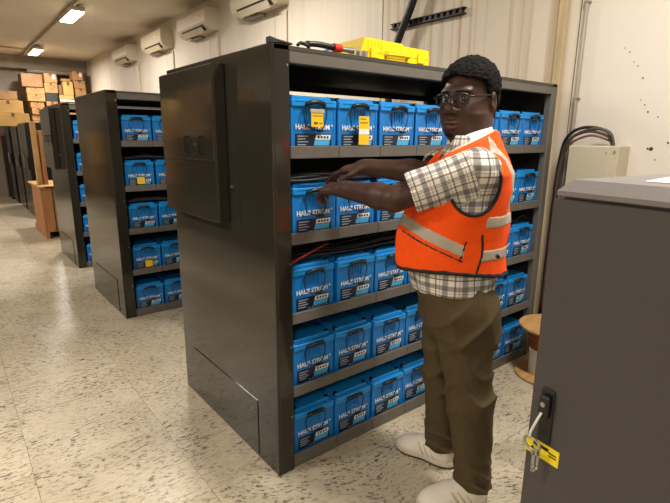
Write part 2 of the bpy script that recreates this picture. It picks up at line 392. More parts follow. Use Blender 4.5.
# ------------------------------------------------------------------ racks
RW, RD, RH = 2.141, 1.078, 1.865
def rack(x0, y0, label, full=True, sidebox=True):
    t = tag(empty('battery_rack', (x0, y0, 0)), label, 'rack', 'battery racks')
    P1, P2 = .085, .062
    # left side: post plus panel in one folded sheet
    sp = MB(); sp.box(0, .014, 0, RD, .0, RH, .003); spn = link('side_panel', sp, m_rack, t)
    po = MB(); po.box(.012, P1, 0, .05, 0, RH, .003); link('post', po, m_rack, t)
    po = MB(); po.box(RW-P2, RW, 0, .05, 0, RH, .006); link('post', po, m_lip, t)
    sp = MB(); sp.box(RW-.014, RW, .04, RD, 0, RH, .003); link('side_panel', sp, m_rackin, t)
    for a in (0.012, RW-P2): link('rear_post', MB().box(a, a+P2-.012, RD-.05, RD, 0, RH, .003), m_rackin, t)
    link('top_panel', MB().box(.012, RW-.012, .0, RD, RH-.02, RH-.004), m_rackin, t)
    link('top_beam', MB().box(P1, RW-P2, .002, .04, RH-.066, RH-.006, .003), m_lip, t)
    link('back_panel', MB().box(.012, RW-.012, RD-.012, RD-.004, .05, 1.785), m_dark, t)
    link('back_panel', MB().box(.012, RW-.012, RD-.012, RD-.004, 1.808, RH-.02), m_dark, t)
    for z in (RH-.075, .28, .62, 1.0): link('screw', MB().cyl((P1-.012, -.003, z), (P1-.012, .002, z), .005, n=8), m_steel, t)
    pitch = (RW-.165)/8
    for k, z in enumerate(Z_LIP):
        sh = link('shelf', MB().box(.014, RW-.014, .012, RD-.014, z-.048, z-.040), m_rackin, t)
        n = 8
        xs = [P1+.002]+[.1+pitch*i-.008 for i in range(1, n)]+[RW-P2-.002]
        zb = .004 if k == 4 else z-.05
        for i in range(n):
            link('shelf_lip', MB().box(xs[i]+.001, xs[i+1]-.001, .004, .016, zb, z, .002), m_lip, sh)
    if sidebox:
        # shallow cable box bolted on the side panel
        bx, y1, y2, z1, z2 = -.056, .385, 1.03, 1.13, 1.83
        e = link('side_box', MB().box(bx, 0, y1, y2, z1, z2, .004), m_rack, t)
        link('box_door', MB().box(bx-.006, bx, y1+.002, y2-.004, z1+.005, 1.40, .002), m_rack, e)
        link('box_door', MB().box(bx-.006, bx, y1+.002, y2-.004, 1.405, z2-.005, .002), m_rack, e)
        pl = link('latch_plate', MB().box(bx-.009, bx-.004, y1+.008, y1+.42, 1.415, 1.56, .002), m_rack, e)
        for yy in (y1+.13, y1+.30):
            link('handle', MB().tube([(bx-.010, yy, 1.44), (bx-.026, yy, 1.447), (bx-.026, yy, 1.513), (bx-.010, yy, 1.52)], .005, 8, 2), m_blk, pl)
        link('screw', MB().cyl((bx-.013, y1+.21, 1.485), (bx-.008, y1+.21, 1.485), .006, n=8), m_steel, pl)
        link('screw', MB().cyl((-.006, y1-.03, 1.30), (0, y1-.03, 1.30), .007, n=8), m_steel, e)
    ap = link('access_cover', MB().box(-.004, .001, .18, .93, .02, .305, .001), m_rack, t)
    for yy, zz in ((.22, .25), (.62, .27)): link('screw', MB().cyl((-.0065, yy, zz), (-.003, yy, zz), .005, n=8), m_steel, ap)
    return t, pitch
RX, RY = [1.006, 1.031, 1.069], [1.651, 4.122, 6.134]
rack(RX[0], RY[0], 'nearest glossy dark grey steel rack of blue batteries, man standing at it')
rack(RX[1], RY[1], 'middle dark grey rack, half hidden behind the nearest rack', sidebox=False)
rack(RX[2], RY[2], 'farthest dark grey rack, narrow view beside the wooden crate')
pitch = (RW-.165)/8
where = ['on the nearest rack', 'on the middle rack', 'on the farthest rack']
for ri, ncol in ((0, 8), (1, 3), (2, 2)):
    for k, z in enumerate(Z_LIP):
        for i in range(ncol):
            tagk = {(0, 0, 0): 0, (0, 0, 1): 1, (1, 1, 0): 2, (1, 3, 0): 2}.get((ri, k, i))
            extra = ' with yellow tag' if tagk is not None else ''
            lab = f'blue battery{extra}, {ORD[i]} from left, {ROWN[k]} shelf, {where[ri]}'
            b = battery((RX[ri]+.1+pitch*(i+.5)+random.uniform(-.003, .003), RY[ri]+.03+random.uniform(0, .012), z-.04), lab, 'blue batteries on the racks', random.uniform(-.012, .012))
            if tagk is not None: hang_tag(b, random.uniform(-.01, .012), tagk)
# ------------------------------------------------------------------ cables on shelves
def cable(pts, r, m, label, n=6, cat='cable', group=None, name='power_cable'):
    return tag(link(name, MB().tube(pts, r, n, 5).mesh(name, True), m), label, cat, group)
zt = Z_LIP[1]-.04+BH+.006
for q in range(8):
    y = RY[0]+.03+.018*q; h_ = .010+.007*(q % 3)+.004*(q//3)
    cable([(1.10, y+.02, zt+h_), (1.2, y, zt+h_+.008*math.sin(q)), (1.32, y+.015*math.sin(q*2), zt+h_+.006), (1.45, y+.01, zt+h_), (1.62+.05*(q % 4), y+.02, zt+h_+.002)], .0075, m_rub,
          f'black cable {ORD[q]} from the front in the second shelf bundle under the hands', group='black cables on second shelf')
zt = Z_LIP[2]-.04+BH+.006
for q in range(8):
    y = RY[0]+.07+.024*q; h_ = .010+.007*(q % 3)
    cable([(1.10, y, zt+h_+.01), (1.28, y+.02*math.sin(q), zt+h_+.012), (1.5, y+.015*math.cos(q), zt+h_), (1.75, y+.02*math.sin(q*1.7), zt+h_+.012), (1.95+.06*(q % 3), y, zt+h_)], .0085, m_rub,
          f'black cable {ORD[q]} from the front in the middle shelf tangle, nearest rack', group='black cables on middle shelf')
cable([(1.095, RY[0]+.03, zt+.012), (1.16, RY[0]+.035, zt+.032), (1.27, RY[0]+.06, zt+.055), (1.36, RY[0]+.10, zt+.06)], .005, m_wire_red, 'thin red wire above the middle shelf batteries, left end', name='red_wire')
for k, i, gx in ((1, 6, 0), (2, 6, 0), (2, 7, 0)):
    x = RX[0]+.1+pitch*(i+.6); z = Z_LIP[k]-.04+BH+.006
    cable([(x-.09, RY[0]+.08, z+.004), (x-.06, RY[0]+.06, z+.035), (x, RY[0]+.06, z+.05), (x+.03, RY[0]+.07, z+.03), (x+.04, RY[0]+.09, z+.004)], .006, m_rub, f'looped black jumper cable on the {ORD[i]} battery of the {ROWN[k]} shelf')
for k in (1, 2):
    z = Z_LIP[k]-.04+BH+.006
    for q in range(3):
        cable([(RX[1]+.11, RY[1]+.05+.03*q, z+.012), (RX[1]+.3, RY[1]+.06+.03*q, z+.02+.006*q), (RX[1]+.5, RY[1]+.05+.03*q, z+.012), (RX[1]+.68, RY[1]+.06, z+.014)], .009, m_rub,
              f'black cable {ORD[q]} from the front on the {ROWN[k]} shelf of the middle rack', group='black cables on middle rack')

# ------------------------------------------------------------------ things on top of the nearest rack
zt = RH
tc = tag(empty('tool_case', (1.60, 1.79, zt), -.06), 'bright yellow plastic tool case lying on top of the nearest rack', 'tool case')
link('case_bottom', MB().prism([(-.005, 0), (.42, 0), (.425, .045), (-.02, .045)], 0, .30), m_case, tc)
c = MB(); c.prism([(-.02, .047), (.425, .047), (.42, .090), (.245, .095), (.235, .104), (.0, .110)], 0, .30)
link('case_lid', c, m_case, tc)
for x in (.055, .36): link('latch', MB().box(x-.022, x+.022, -.012, .002, .02, .07, .004), m_case, tc)
link('handle_recess', MB().box(.125, .275, -.002, .02, .03, .062, .002), mat('case_shadow_ochre', (196, 164, 10), .5), tc)
link('carry_handle', MB().tube([(.13, -.002, .044), (.135, -.022, .044), (.15, -.026, .044), (.25, -.026, .044), (.265, -.022, .044), (.27, -.002, .044)], .008, 8, 3), m_case, tc)
lr = MB()
for k in range(5): lr.box(.02+.02*k, .028+.02*k, -.003, .002, .052, .10, .001)
link('rib', lr, m_case, tc)
tl = tag(empty('crimping_tool', (1.205, 1.70, zt), -.05), 'black handled crimping tool with red tip on top of the rack', 'tool')
link('handle', MB().tube([(0, 0, .022), (.05, 0, .026), (.10, 0, .024), (.14, 0, .022)], .012, 10, 3).mesh('handle', True), m_blk, tl)
link('red_collar', MB().cyl((.135, 0, .022), (.175, 0, .022), .018, .016, 14), m_red, tl)
link('tool_head', MB().cyl((.175, 0, .02), (.24, 0, .02), .009, .012, 12), m_steel, tl)
tag(link('tape_roll', MB().lathe([(.012, 0), (.03, 0), (.03, .024), (.012, .024)], 20).mesh('tape_roll'), m_steel, None, (1.50, 1.70, zt+.0)), 'small grey tape roll beside the yellow case', 'tape roll').rotation_euler = (0, 0, 0)
tag(link('blue_screwdriver', MB().tube([(0, 0, .006), (.10, .02, .04), (.19, .04, .072)], .005, 8, 2), m_blue, None, (1.33, 1.86, zt)), 'thin blue rod leaning out behind the crimping tool', 'screwdriver')
br = MB(); br.prism([(0, 0), (.05, .005), (.1, .0), (.10, .006), (.03, .014), (.0, .02)], 0, .03)
tag(link('metal_bracket', br, m_dark, None, (RX[0]+.0, RY[0]+.0, zt)), 'small dark bent bracket on the corner of the rack top', 'bracket')
b2 = MB(); b2.tube([(0, 0, .008), (.02, .01, .02), (.045, 0, .012), (.06, .01, .006)], .007, 6, 3)
tag(link('plastic_clip', b2, m_dark, None, (1.15, 1.68, zt)), 'tiny dark clip beside the crimping tool handle', 'clip')

# ------------------------------------------------------------------ air conditioners
def ac_unit(y, label, z=2.97, L=1.0):
    t = tag(empty('air_conditioner', (WALLX, y, z)), label, 'air conditioner', 'wall air conditioners')
    b = MB(); b.prism([(0, .0), (-.14, .0), (-.19, .045), (-.215, .10), (-.215, .25), (-.19, .29), (0, .29)], -L/2, L/2)
    bo = link('body', b, m_ac, t)
    link('outlet_slot', MB().prism([(-.150, .001), (-.190, .040), (-.200, .066), (-.2035, .068), (-.1935, .040), (-.152, -.002)], -L/2+.08, L/2-.14), m_acdk, bo)
    link('louver', MB().prism([(-.216, .036), (-.165, -.028), (-.158, -.024), (-.206, .042)], -L/2+.12, L/2-.18), m_ac, t)
    link('end_cap', MB().prism([(0, .01), (-.13, .01), (-.18, .05), (-.205, .10), (-.205, .245), (-.18, .28), (0, .28)], -L/2-.008, -L/2), m_ac, t)
    link('emblem', MB().prism([(-.30, .17), (-.24, .16), (-.17, .195), (-.2, .205), (-.24, .185)], -.2175, -.2145, 'x'), m_white, bo)
    link('wall_bracket', MB().box(-.10, 0, L/2-.5, L/2-.12, -.035, .0, .004), m_metal, t)
    return t
ac_unit(5.45, 'white wall air conditioner nearest, cut by the top of the frame')
ac_unit(7.22, 'second white wall air conditioner, above the nearest rack side box')
ac_unit(8.95, 'third white wall air conditioner with dark open slot')
ac_unit(10.85, 'smallest and farthest white wall air conditioner')
pm = MB()
for y in (4.98, 6.74, 8.45, 10.3): 
    o = tag(link('drain_pipe', MB().cyl((WALLX-.018, y, 0), (WALLX-.018, y, 2.92), .014, n=8), m_ac), {4.98: 'thin drain pipe below the nearest air conditioner', 6.74: 'thin drain pipe below the second air conditioner', 8.45: 'thin drain pipe below the third air conditioner', 10.3: 'thin drain pipe below the farthest air conditioner'}[y], 'pipe')

# ------------------------------------------------------------------ wall fittings
tr = tag(empty('cable_rail', (WALLX-.02, 2.9, 2.47)), 'dark slotted metal rail fixed on the wall above the rack', 'rail')
link('rail_bar', MB().box(-.02, .02, -.40, .38, .016, .024).box(-.02, .02, -.40, .38, -.024, -.016), m_dark, tr)
for k in range(13): link('rung', MB().box(-.015, .02, -.38+.06*k, -.355+.06*k, -.017, .017), m_dark, tr)
tag(link('black_conduit', MB().tube([(WALLX-.09, 3.25, 1.4), (WALLX-.09, 3.2, 2.1), (WALLX-.09, 3.12, 2.35), (WALLX-.09, 2.98, 2.6), (WALLX-.09, 2.85, 2.95), (WALLX-.08, 2.83, CEIL)], .032, 12, 6).mesh('black_conduit', True), m_rub), 'thick black corrugated conduit crossing the wall rail', 'conduit')
vp = tag(empty('wall_pipe', (WALLX-.022, 1.575, 0)), 'tall grey vertical pipe on the wall beside the rack end', 'pipe')
link('pipe', MB().cyl((0, 0, 0), (0, 0, CEIL), .013, n=14).mesh('pipe', True), m_metal, vp)
for z in (1.2, 1.78, 2.35, 3.0): link('pipe_clip', MB().box(-.016, .022, -.018, .018, z-.007, z+.007, .003), m_metal, vp)
jb = tag(empty('junction_box', (WALLX, 1.40, 1.07)), 'beige metal junction box on the wall behind the right cabinet', 'electrical box')
link('box_body', MB().box(-.16, 0, -.18, .115, 0, .415, .004), m_jbox, jb)
link('box_cover', MB().box(-.168, -.158, -.135, .113, .004, .411, .003), m_jbox, jb)
for y, z in ((-.115, .375), (-.115, .05), (-.16, .385), (-.16, .06)): link('screw', MB().cyl((-.171, y, z), (-.158, y, z), .006, n=8), m_metal, jb)
for q, (dy, top, r, m) in enumerate(((.0, .535, .009, m_cbl), (.035, .52, .009, m_cbl), (.02, .495, .007, m_wire_dr), (.05, .545, .010, m_rub))):
    z0 = 1.07
    cable([(WALLX-.10+.012*q, 1.275+dy*.4, z0+.41), (WALLX-.10+.01*q, 1.305+dy*.4, z0+top-.05), (WALLX-.11, 1.40+dy, z0+top-.02), (WALLX-.12, 1.53+dy*.5, z0+top-.08), (WALLX-.09, 1.58+dy*.5, z0+.30), (WALLX-.08, 1.60+dy*.4, z0), (WALLX-.07, 1.61+dy*.4, .3)], r, m,
          ['grey brown cable arching off the beige box, lower loop', 'grey brown cable arching off the beige box, middle loop', 'dull red cable arching off the beige box', 'outermost thick black cable arching off the beige box'][q], 8)

# ------------------------------------------------------------------ right cabinet
CA = tag(empty('battery_cabinet', (1.011, .513, 0), math.radians(-8)), 'large dark grey steel cabinet with lock cut by right frame edge', 'cabinet')
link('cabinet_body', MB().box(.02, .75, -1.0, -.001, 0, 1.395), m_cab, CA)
dr = link('cabinet_door', MB().box(0, .022, -1.0, 0, .06, 1.397, .003), m_cab, CA)
link('plinth', MB().box(.03, .74, -.98, -.01, 0, .06), m_blk, CA)
L0, L1 = .004, .75
lid = MB(); bmm = lid.bm
def quadring(x0, x1, y0, y1, z): return [bmm.verts.new(v) for v in ((x0, y0, z), (x1, y0, z), (x1, y1, z), (x0, y1, z))]
rings = [quadring(.02, .74, -.99, -.01, 1.394), quadring(.02, .74, -.99, -.01, 1.404), quadring(.004, .75, -1.0, -.004, 1.404), quadring(.004, .75, -1.0, -.004, 1.414), quadring(.028, .73, -.98, -.022, 1.438)]
bmm.faces.new(rings[0][::-1]); bmm.faces.new(rings[-1])
for A, B in zip(rings[:-1], rings[1:]):
    for k in range(4): bmm.faces.new((A[k], A[(k+1) % 4], B[(k+1) % 4], B[k]))
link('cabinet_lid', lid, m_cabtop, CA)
ly, lz = -.045, .90
lk = link('lock_plate', MB().box(-.006, .001, ly-.016, ly+.016, lz-.068, lz+.068, .002), m_blk, dr)
link('lock_handle', MB().box(-.02, -.005, ly-.012, ly+.012, lz-.0, lz+.055, .004), m_blk, lk)
link('lock_cylinder', MB().cyl((-.022, ly, lz+.035), (-.018, ly, lz+.035), .006, n=12), m_steel, lk)
ck = link('sticker', MB().box(-.0016, .0, ly-.042, ly+.044, lz-.112, lz-.072), m_sticker, dr)
sm = MB(); sm.box(-.0024, -.001, ly-.015, ly+.025, lz-.086, lz-.078).box(-.0024, -.001, ly-.036, ly-.016, lz-.088, lz-.085).box(-.0024, -.001, ly-.036, ly-.016, lz-.095, lz-.092)
sm.prism([(ly+.018, lz-.105), (ly+.034, lz-.105), (ly+.026, lz-.09)], -.0024, -.001, 'x'); link('printed_mark', sm, m_blk, ck)
def cabpt(x, y, z):
    a = math.radians(-8); return (1.011+x*math.cos(a)-y*math.sin(a), .513+x*math.sin(a)+y*math.cos(a), z)
kr = tag(empty('key_ring', cabpt(-.026, ly+.012, lz-.07), math.radians(-8)), 'steel key ring with keys hanging from the cabinet lock', 'keys')
ring = [(0, .021*math.cos(a), .014*math.sin(a)) for a in [2*math.pi*k/16 for k in range(16)]]
link('ring', MB().tube(ring, .0032, 6, 1, True).mesh('ring', True), m_steel, kr)
link('white_tie', MB().tube([(.004, -.012, .085), (-.004, -.006, .06), (-.004, .004, .03), (0, .008, .015)], .003, 6, 4).mesh('white_tie', True), m_paper, kr)
kk = MB(); kk.box(-.002, .001, -.012, -.004, -.07, -.014, .0005); kk.cyl((-.002, -.008, -.018), (.001, -.008, -.018), .009, n=12); kk.box(-.002, .001, -.016, -.004, -.066, -.06).box(-.002, .001, -.015, -.004, -.054, -.05)
link('key', kk, m_steel, kr)
k2 = MB(); k2.box(.002, .004, -.020, -.012, -.06, -.012, .0005); k2.cyl((.002, -.014, -.018), (.004, -.014, -.018), .008, n=12); link('key', k2, m_steel, kr)
pp = tag(link('paper_sheet', MB().box(.0, .21, -.297, 0, 0, .0015), m_paper), 'white paper sheet lying on the grey cabinet lid', 'paper')
pp.location = (1.092, .372, 1.4385); pp.rotation_euler[2] = math.radians(4)

# ------------------------------------------------------------------ cable spool
sx, sy2 = 2.93, 1.40
spool = tag(empty('cable_spool', (sx, sy2, 0)), 'plywood cable spool standing by the rack end, half hidden', 'cable spool')
link('flange', MB().lathe([(.20, 0), (.205, .004), (.205, .014), (.20, .018)], 36), m_wood2, spool)
link('flange', MB().lathe([(.20, .335), (.205, .339), (.205, .349), (.20, .353)], 36), m_wood2, spool)
link('drum', MB().lathe([(.12, .018), (.12, .335)], 28).mesh('drum', True), m_paper, spool)
wc = MB()
for k in range(7): wc.tube([(.128*math.cos(a), .128*math.sin(a), .20+.018*k+.009*a/6.28) for a in [2*math.pi*j/20 for j in range(21)]], .009, 6, 1)
link('wound_cable', wc.mesh('wound_cable', True), mat('copper_cable', (176, 96, 44), .5), spool)

# ------------------------------------------------------------------ far row: crate, boards, black cabinets
cr_ = tag(empty('wooden_crate', (1.05, 8.25, 0)), 'tall narrow wooden crate standing beyond the farthest rack', 'crate')
CWd, CDp, CHt = .30, 1.1, .79
for i in range(2): link('board', MB().box(.02+.13*i, .145+.13*i, .0, .02, .10, CHt-.03, .003), m_wood, cr_)
for i in range(5): link('board', MB().box(0, .02, .02+.185*i, .2+.185*i, .10, CHt-.03, .003), m_wood, cr_)
for x in (0.0, .25): link('foot', MB().box(x, x+.05, -.005, CDp, 0, .10, .003), m_wood, cr_)
link('lid_board', MB().box(-.03, CWd+.02, -.03, CDp, CHt-.03, CHt, .004), m_wood2, cr_)
link('strap', MB().box(.14, .152, -.004, .001, .08, CHt-.03).box(.05, .26, -.034, -.03, CHt-.028, CHt-.004), m_blk, cr_)
link('inner_panel', MB().box(.02, CWd-.02, .02, CDp-.02, .1, CHt-.03), m_card3, cr_)
lb = tag(link('wooden_plank', MB().box(0, .06, 0, .14, 0, .93, .004), m_wood2, None, (1.07, 8.55, CHt)), 'pale upright wooden board standing on the crate', 'plank'); 
lb2 = tag(link('wooden_board', MB().box(0, .05, 0, .2, 0, .80, .004), m_wood, None, (1.15, 8.5, CHt)), 'reddish upright wooden board on the crate, beside the pale plank', 'board')
def black_cabinet(x, y, w, d, h, label, n=2):
    t = tag(empty('black_cabinet', (x, y, 0)), label, 'cabinet', 'black cabinets along the far row')
    link('cabinet_body', MB().box(0.012, w, 0, d, 0, h, .008), m_blkwrap, t)
    for k in range(n):
        dd = link('cabinet_door', MB().box(0, .014, .01+k*(d-.02)/n, (k+1)*(d-.02)/n, .06, h-.03, .004), m_blkwrap, t)
        link('handle', MB().box(-.02, 0, .05+k*(d-.02)/n, .08+k*(d-.02)/n, h*.52, h*.66, .004), m_steel if k % 2 else m_blk, dd)
    for k in range(2): link('front_panel', MB().box(.03+k*(w-.05)/2, .03+(k+1)*(w-.05)/2-.015, -.012, .0, .08, h-.05, .004), m_blkwrap, t)
    return t
black_cabinet(1.20, 10.35, .55, 1.1, 1.74, 'glossy black cabinet directly behind the wooden crate')
black_cabinet(1.21, 11.75, .55, 1.0, 1.70, 'second glossy black cabinet, in the middle of the far row')
black_cabinet(1.20, 13.1, .6, .9, 1.70, 'farthest black cabinet under the pale cardboard box')
# cardboard boxes
def carton(x, y, z, w, d, h, m, label, tape=True, rz=0, mark=0):
    t = tag(empty('cardboard_box', (x, y, z), rz), label, 'box', 'cardboard boxes at the far wall')
    link('carton', MB().box(0, w, 0, d, 0, h, .006), m, t)
    link('flap', MB().box(.004, w-.004, .002, d-.002, h-.003, h+.003), m, t)
    if tape: link('tape_strip', MB().box(w/2-.03, w/2+.03, -.002, d+.002, h-.002, h+.005).box(w/2-.03, w/2+.03, -.003, .001, h*.72, h), m_tape, t)
    if mark == 1: link('shipping_label', MB().box(w*.62, w*.86, -.004, .0, h*.4, h*.85), m_paper, t)
    if mark == 2: link('printed_mark', MB().prism([(w*.2, h*.75), (w*.24, h*.78), (w*.5, h*.35), (w*.78, h*.78), (w*.82, h*.74), (w*.5, h*.25)], -.003, .0), m_tape, t)
    return t
pal = tag(empty('storage_rack', (1.15, 14.0, 0)), 'dark shelf under the stacked cardboard boxes at far wall', 'shelf')
link('shelf_top', MB().box(0, 1.98, 0, .62, 1.50, 1.56, .004), m_card3, pal)
for x in (.02, .95, 1.88):
    for y in (.02, .55): link('leg', MB().box(x, x+.05, y, y+.05, 0, 1.5), m_blk, pal)
link('side_board', MB().box(.0, 1.95, .60, .62, .0, 1.5), m_card3, pal)
def P2(px, py, Y):
    d = fwd + r2*((px-335)/F_PX) + u2*((251.5-py)/F_PX); t = Y/d.y; return d.x*t, CAM_H+d.z*t
# stacks of boxes on the far shelf: (x0, x1, [box heights upwards from the shelf])
Y0 = 14.12; m_bin = mat('dark_bin', (46, 46, 44), .6)
stacks = [
 ('leftmost', [(1.84, 2.11, .15, m_card, 2), (1.84, 2.12, .15, m_card, 2), (1.83, 2.12, .15, m_card, 2), (1.84, 2.12, .155, m_card, 2), (1.83, 2.12, .155, m_card, 2), (1.78, 2.15, .165, m_card, 2), (1.78, 2.16, .165, m_card, 2), (1.70, 2.14, .31, m_card3, 0)]),
 ('second', [(2.17, 2.43, .38, m_card3, 0), (2.17, 2.42, .40, m_card, 0), (2.17, 2.43, .195, m_bin, 0), (2.17, 2.45, .245, m_card, 2), (2.19, 2.46, .22, m_card, 1)]),
 ('third', [(2.47, 2.80, .40, m_card3, 0), (2.47, 2.80, .38, m_card, 0), (2.48, 2.80, .06, m_paper, 0), (2.47, 2.79, .10, m_card2, 0), (2.58, 2.80, .33, m_card2, 0), (2.56, 2.76, .07, m_card, 0)]),
 ('rightmost', [(2.83, 3.08, .62, m_card3, 0), (2.83, 3.09, .31, m_card, 0), (2.84, 3.09, .19, m_card, 0), (2.83, 3.09, .20, m_card, 0), (2.82, 3.05, .21, m_card, 1)]),
]
lev = ['lowest', 'second', 'third', 'fourth', 'fifth', 'sixth', 'seventh']
for sn, bs in stacks:
    z = 1.565
    for bi, (xa, xb, h_, m, mk) in enumerate(bs):
        nm = 'topmost' if bi == len(bs)-1 else lev[bi] if bi == 0 else lev[bi]+' from below'
        what = 'dark plastic bin' if m is m_bin else 'flat white box' if m is m_paper else 'cardboard box'
        carton(xa, Y0+random.uniform(-.03, .03), z, xb-xa, .46, h_-.009, m, f'{what}, {nm} in the {sn} stack at the far wall', m not in (m_bin, m_paper) and h_ > .12, random.uniform(-.02, .02), mk)
        z += h_
carton(2.47, Y0+.05, 1.565+.94, .09, .3, .24, m_card3, 'narrow upright brown carton beside the pale box in the third stack', False)
# right end, behind the middle rack corner
z = 1.565
# pale big cartons over the farthest black cabinets
carton(1.02, 13.1, 1.712, .62, .85, .28, m_card2, 'pale yellow cardboard box lying on the farthest black cabinet', True, 0, 0)
carton(1.00, 13.12, 2.0, .55, .8, .26, m_card2, 'pale yellow carton stacked on the pale box over the black cabinet', True, .04, 0)
carton(1.28, 14.2, 1.565, .36, .5, .50, m_card3, 'brown box left of the box columns, behind the pale cartons', True, 0, 0)
carton(1.30, 14.2, 2.08, .32, .5, .25, m_card, 'brown box with tape on top, left of the box columns', True, 0, 0)
carton(1.17, 14.22, 2.34, .42, .4, .2, m_card3, 'upper brown box left of the box columns, above the pale cartons', True, .03, 0)
# unseen cartons and dark cabinets, added across the aisle for glossy panels to mirror
for y, d, h_, lb_ in ((4.2, 1.1, 1.9, 'nearest'), (5.4, 1.1, 1.95, 'second'), (6.55, 1.1, 1.5, 'third'), (10.2, 1.3, 1.9, 'fourth'), (11.7, 1.3, 1.9, 'last')):
    black_cabinet(-1.75, y, .7, d, h_, f'{lb_} unseen black cabinet added across the aisle')
for (x, y, z, w, d, h_, m, lb_) in ((-1.75, 6.6, 1.506, .7, 1.0, .7, m_card, 'unseen carton on the low black cabinet across the aisle'), (-1.7, 7.8, 0, .75, 1.0, .75, m_card3, 'lowest unseen carton of the stack across the aisle'), (-1.7, 7.85, .76, .72, .9, .7, m_card, 'middle unseen carton of the stack across the aisle'), (-1.68, 7.9, 1.47, .7, .85, .62, m_card2, 'pale unseen top carton of the stack across the aisle'), (-1.7, 9.0, 0, .7, 1.0, .9, m_card2, 'pale unseen carton on the floor across the aisle'), (-1.7, 13.2, 0, .8, 1.2, .8, m_card, 'lower unseen carton far across the aisle'), (-1.7, 13.2, .81, .75, 1.1, .8, m_card2, 'upper unseen carton far across the aisle')):
    carton(x, y, z, w, d, h_, m, lb_)
# corner pipe at far end
tag(link('corner_pipe', MB().tube([(1.9, FARY-.42, 3.07), (2.95, FARY-.42, 3.07), (3.15, FARY-.42, 3.02), (3.19, FARY-.42, 2.8), (3.19, FARY-.42, 0)], .05, 12, 4).mesh('corner_pipe', True), m_metal), 'grey duct pipe bending down in the far corner', 'pipe')

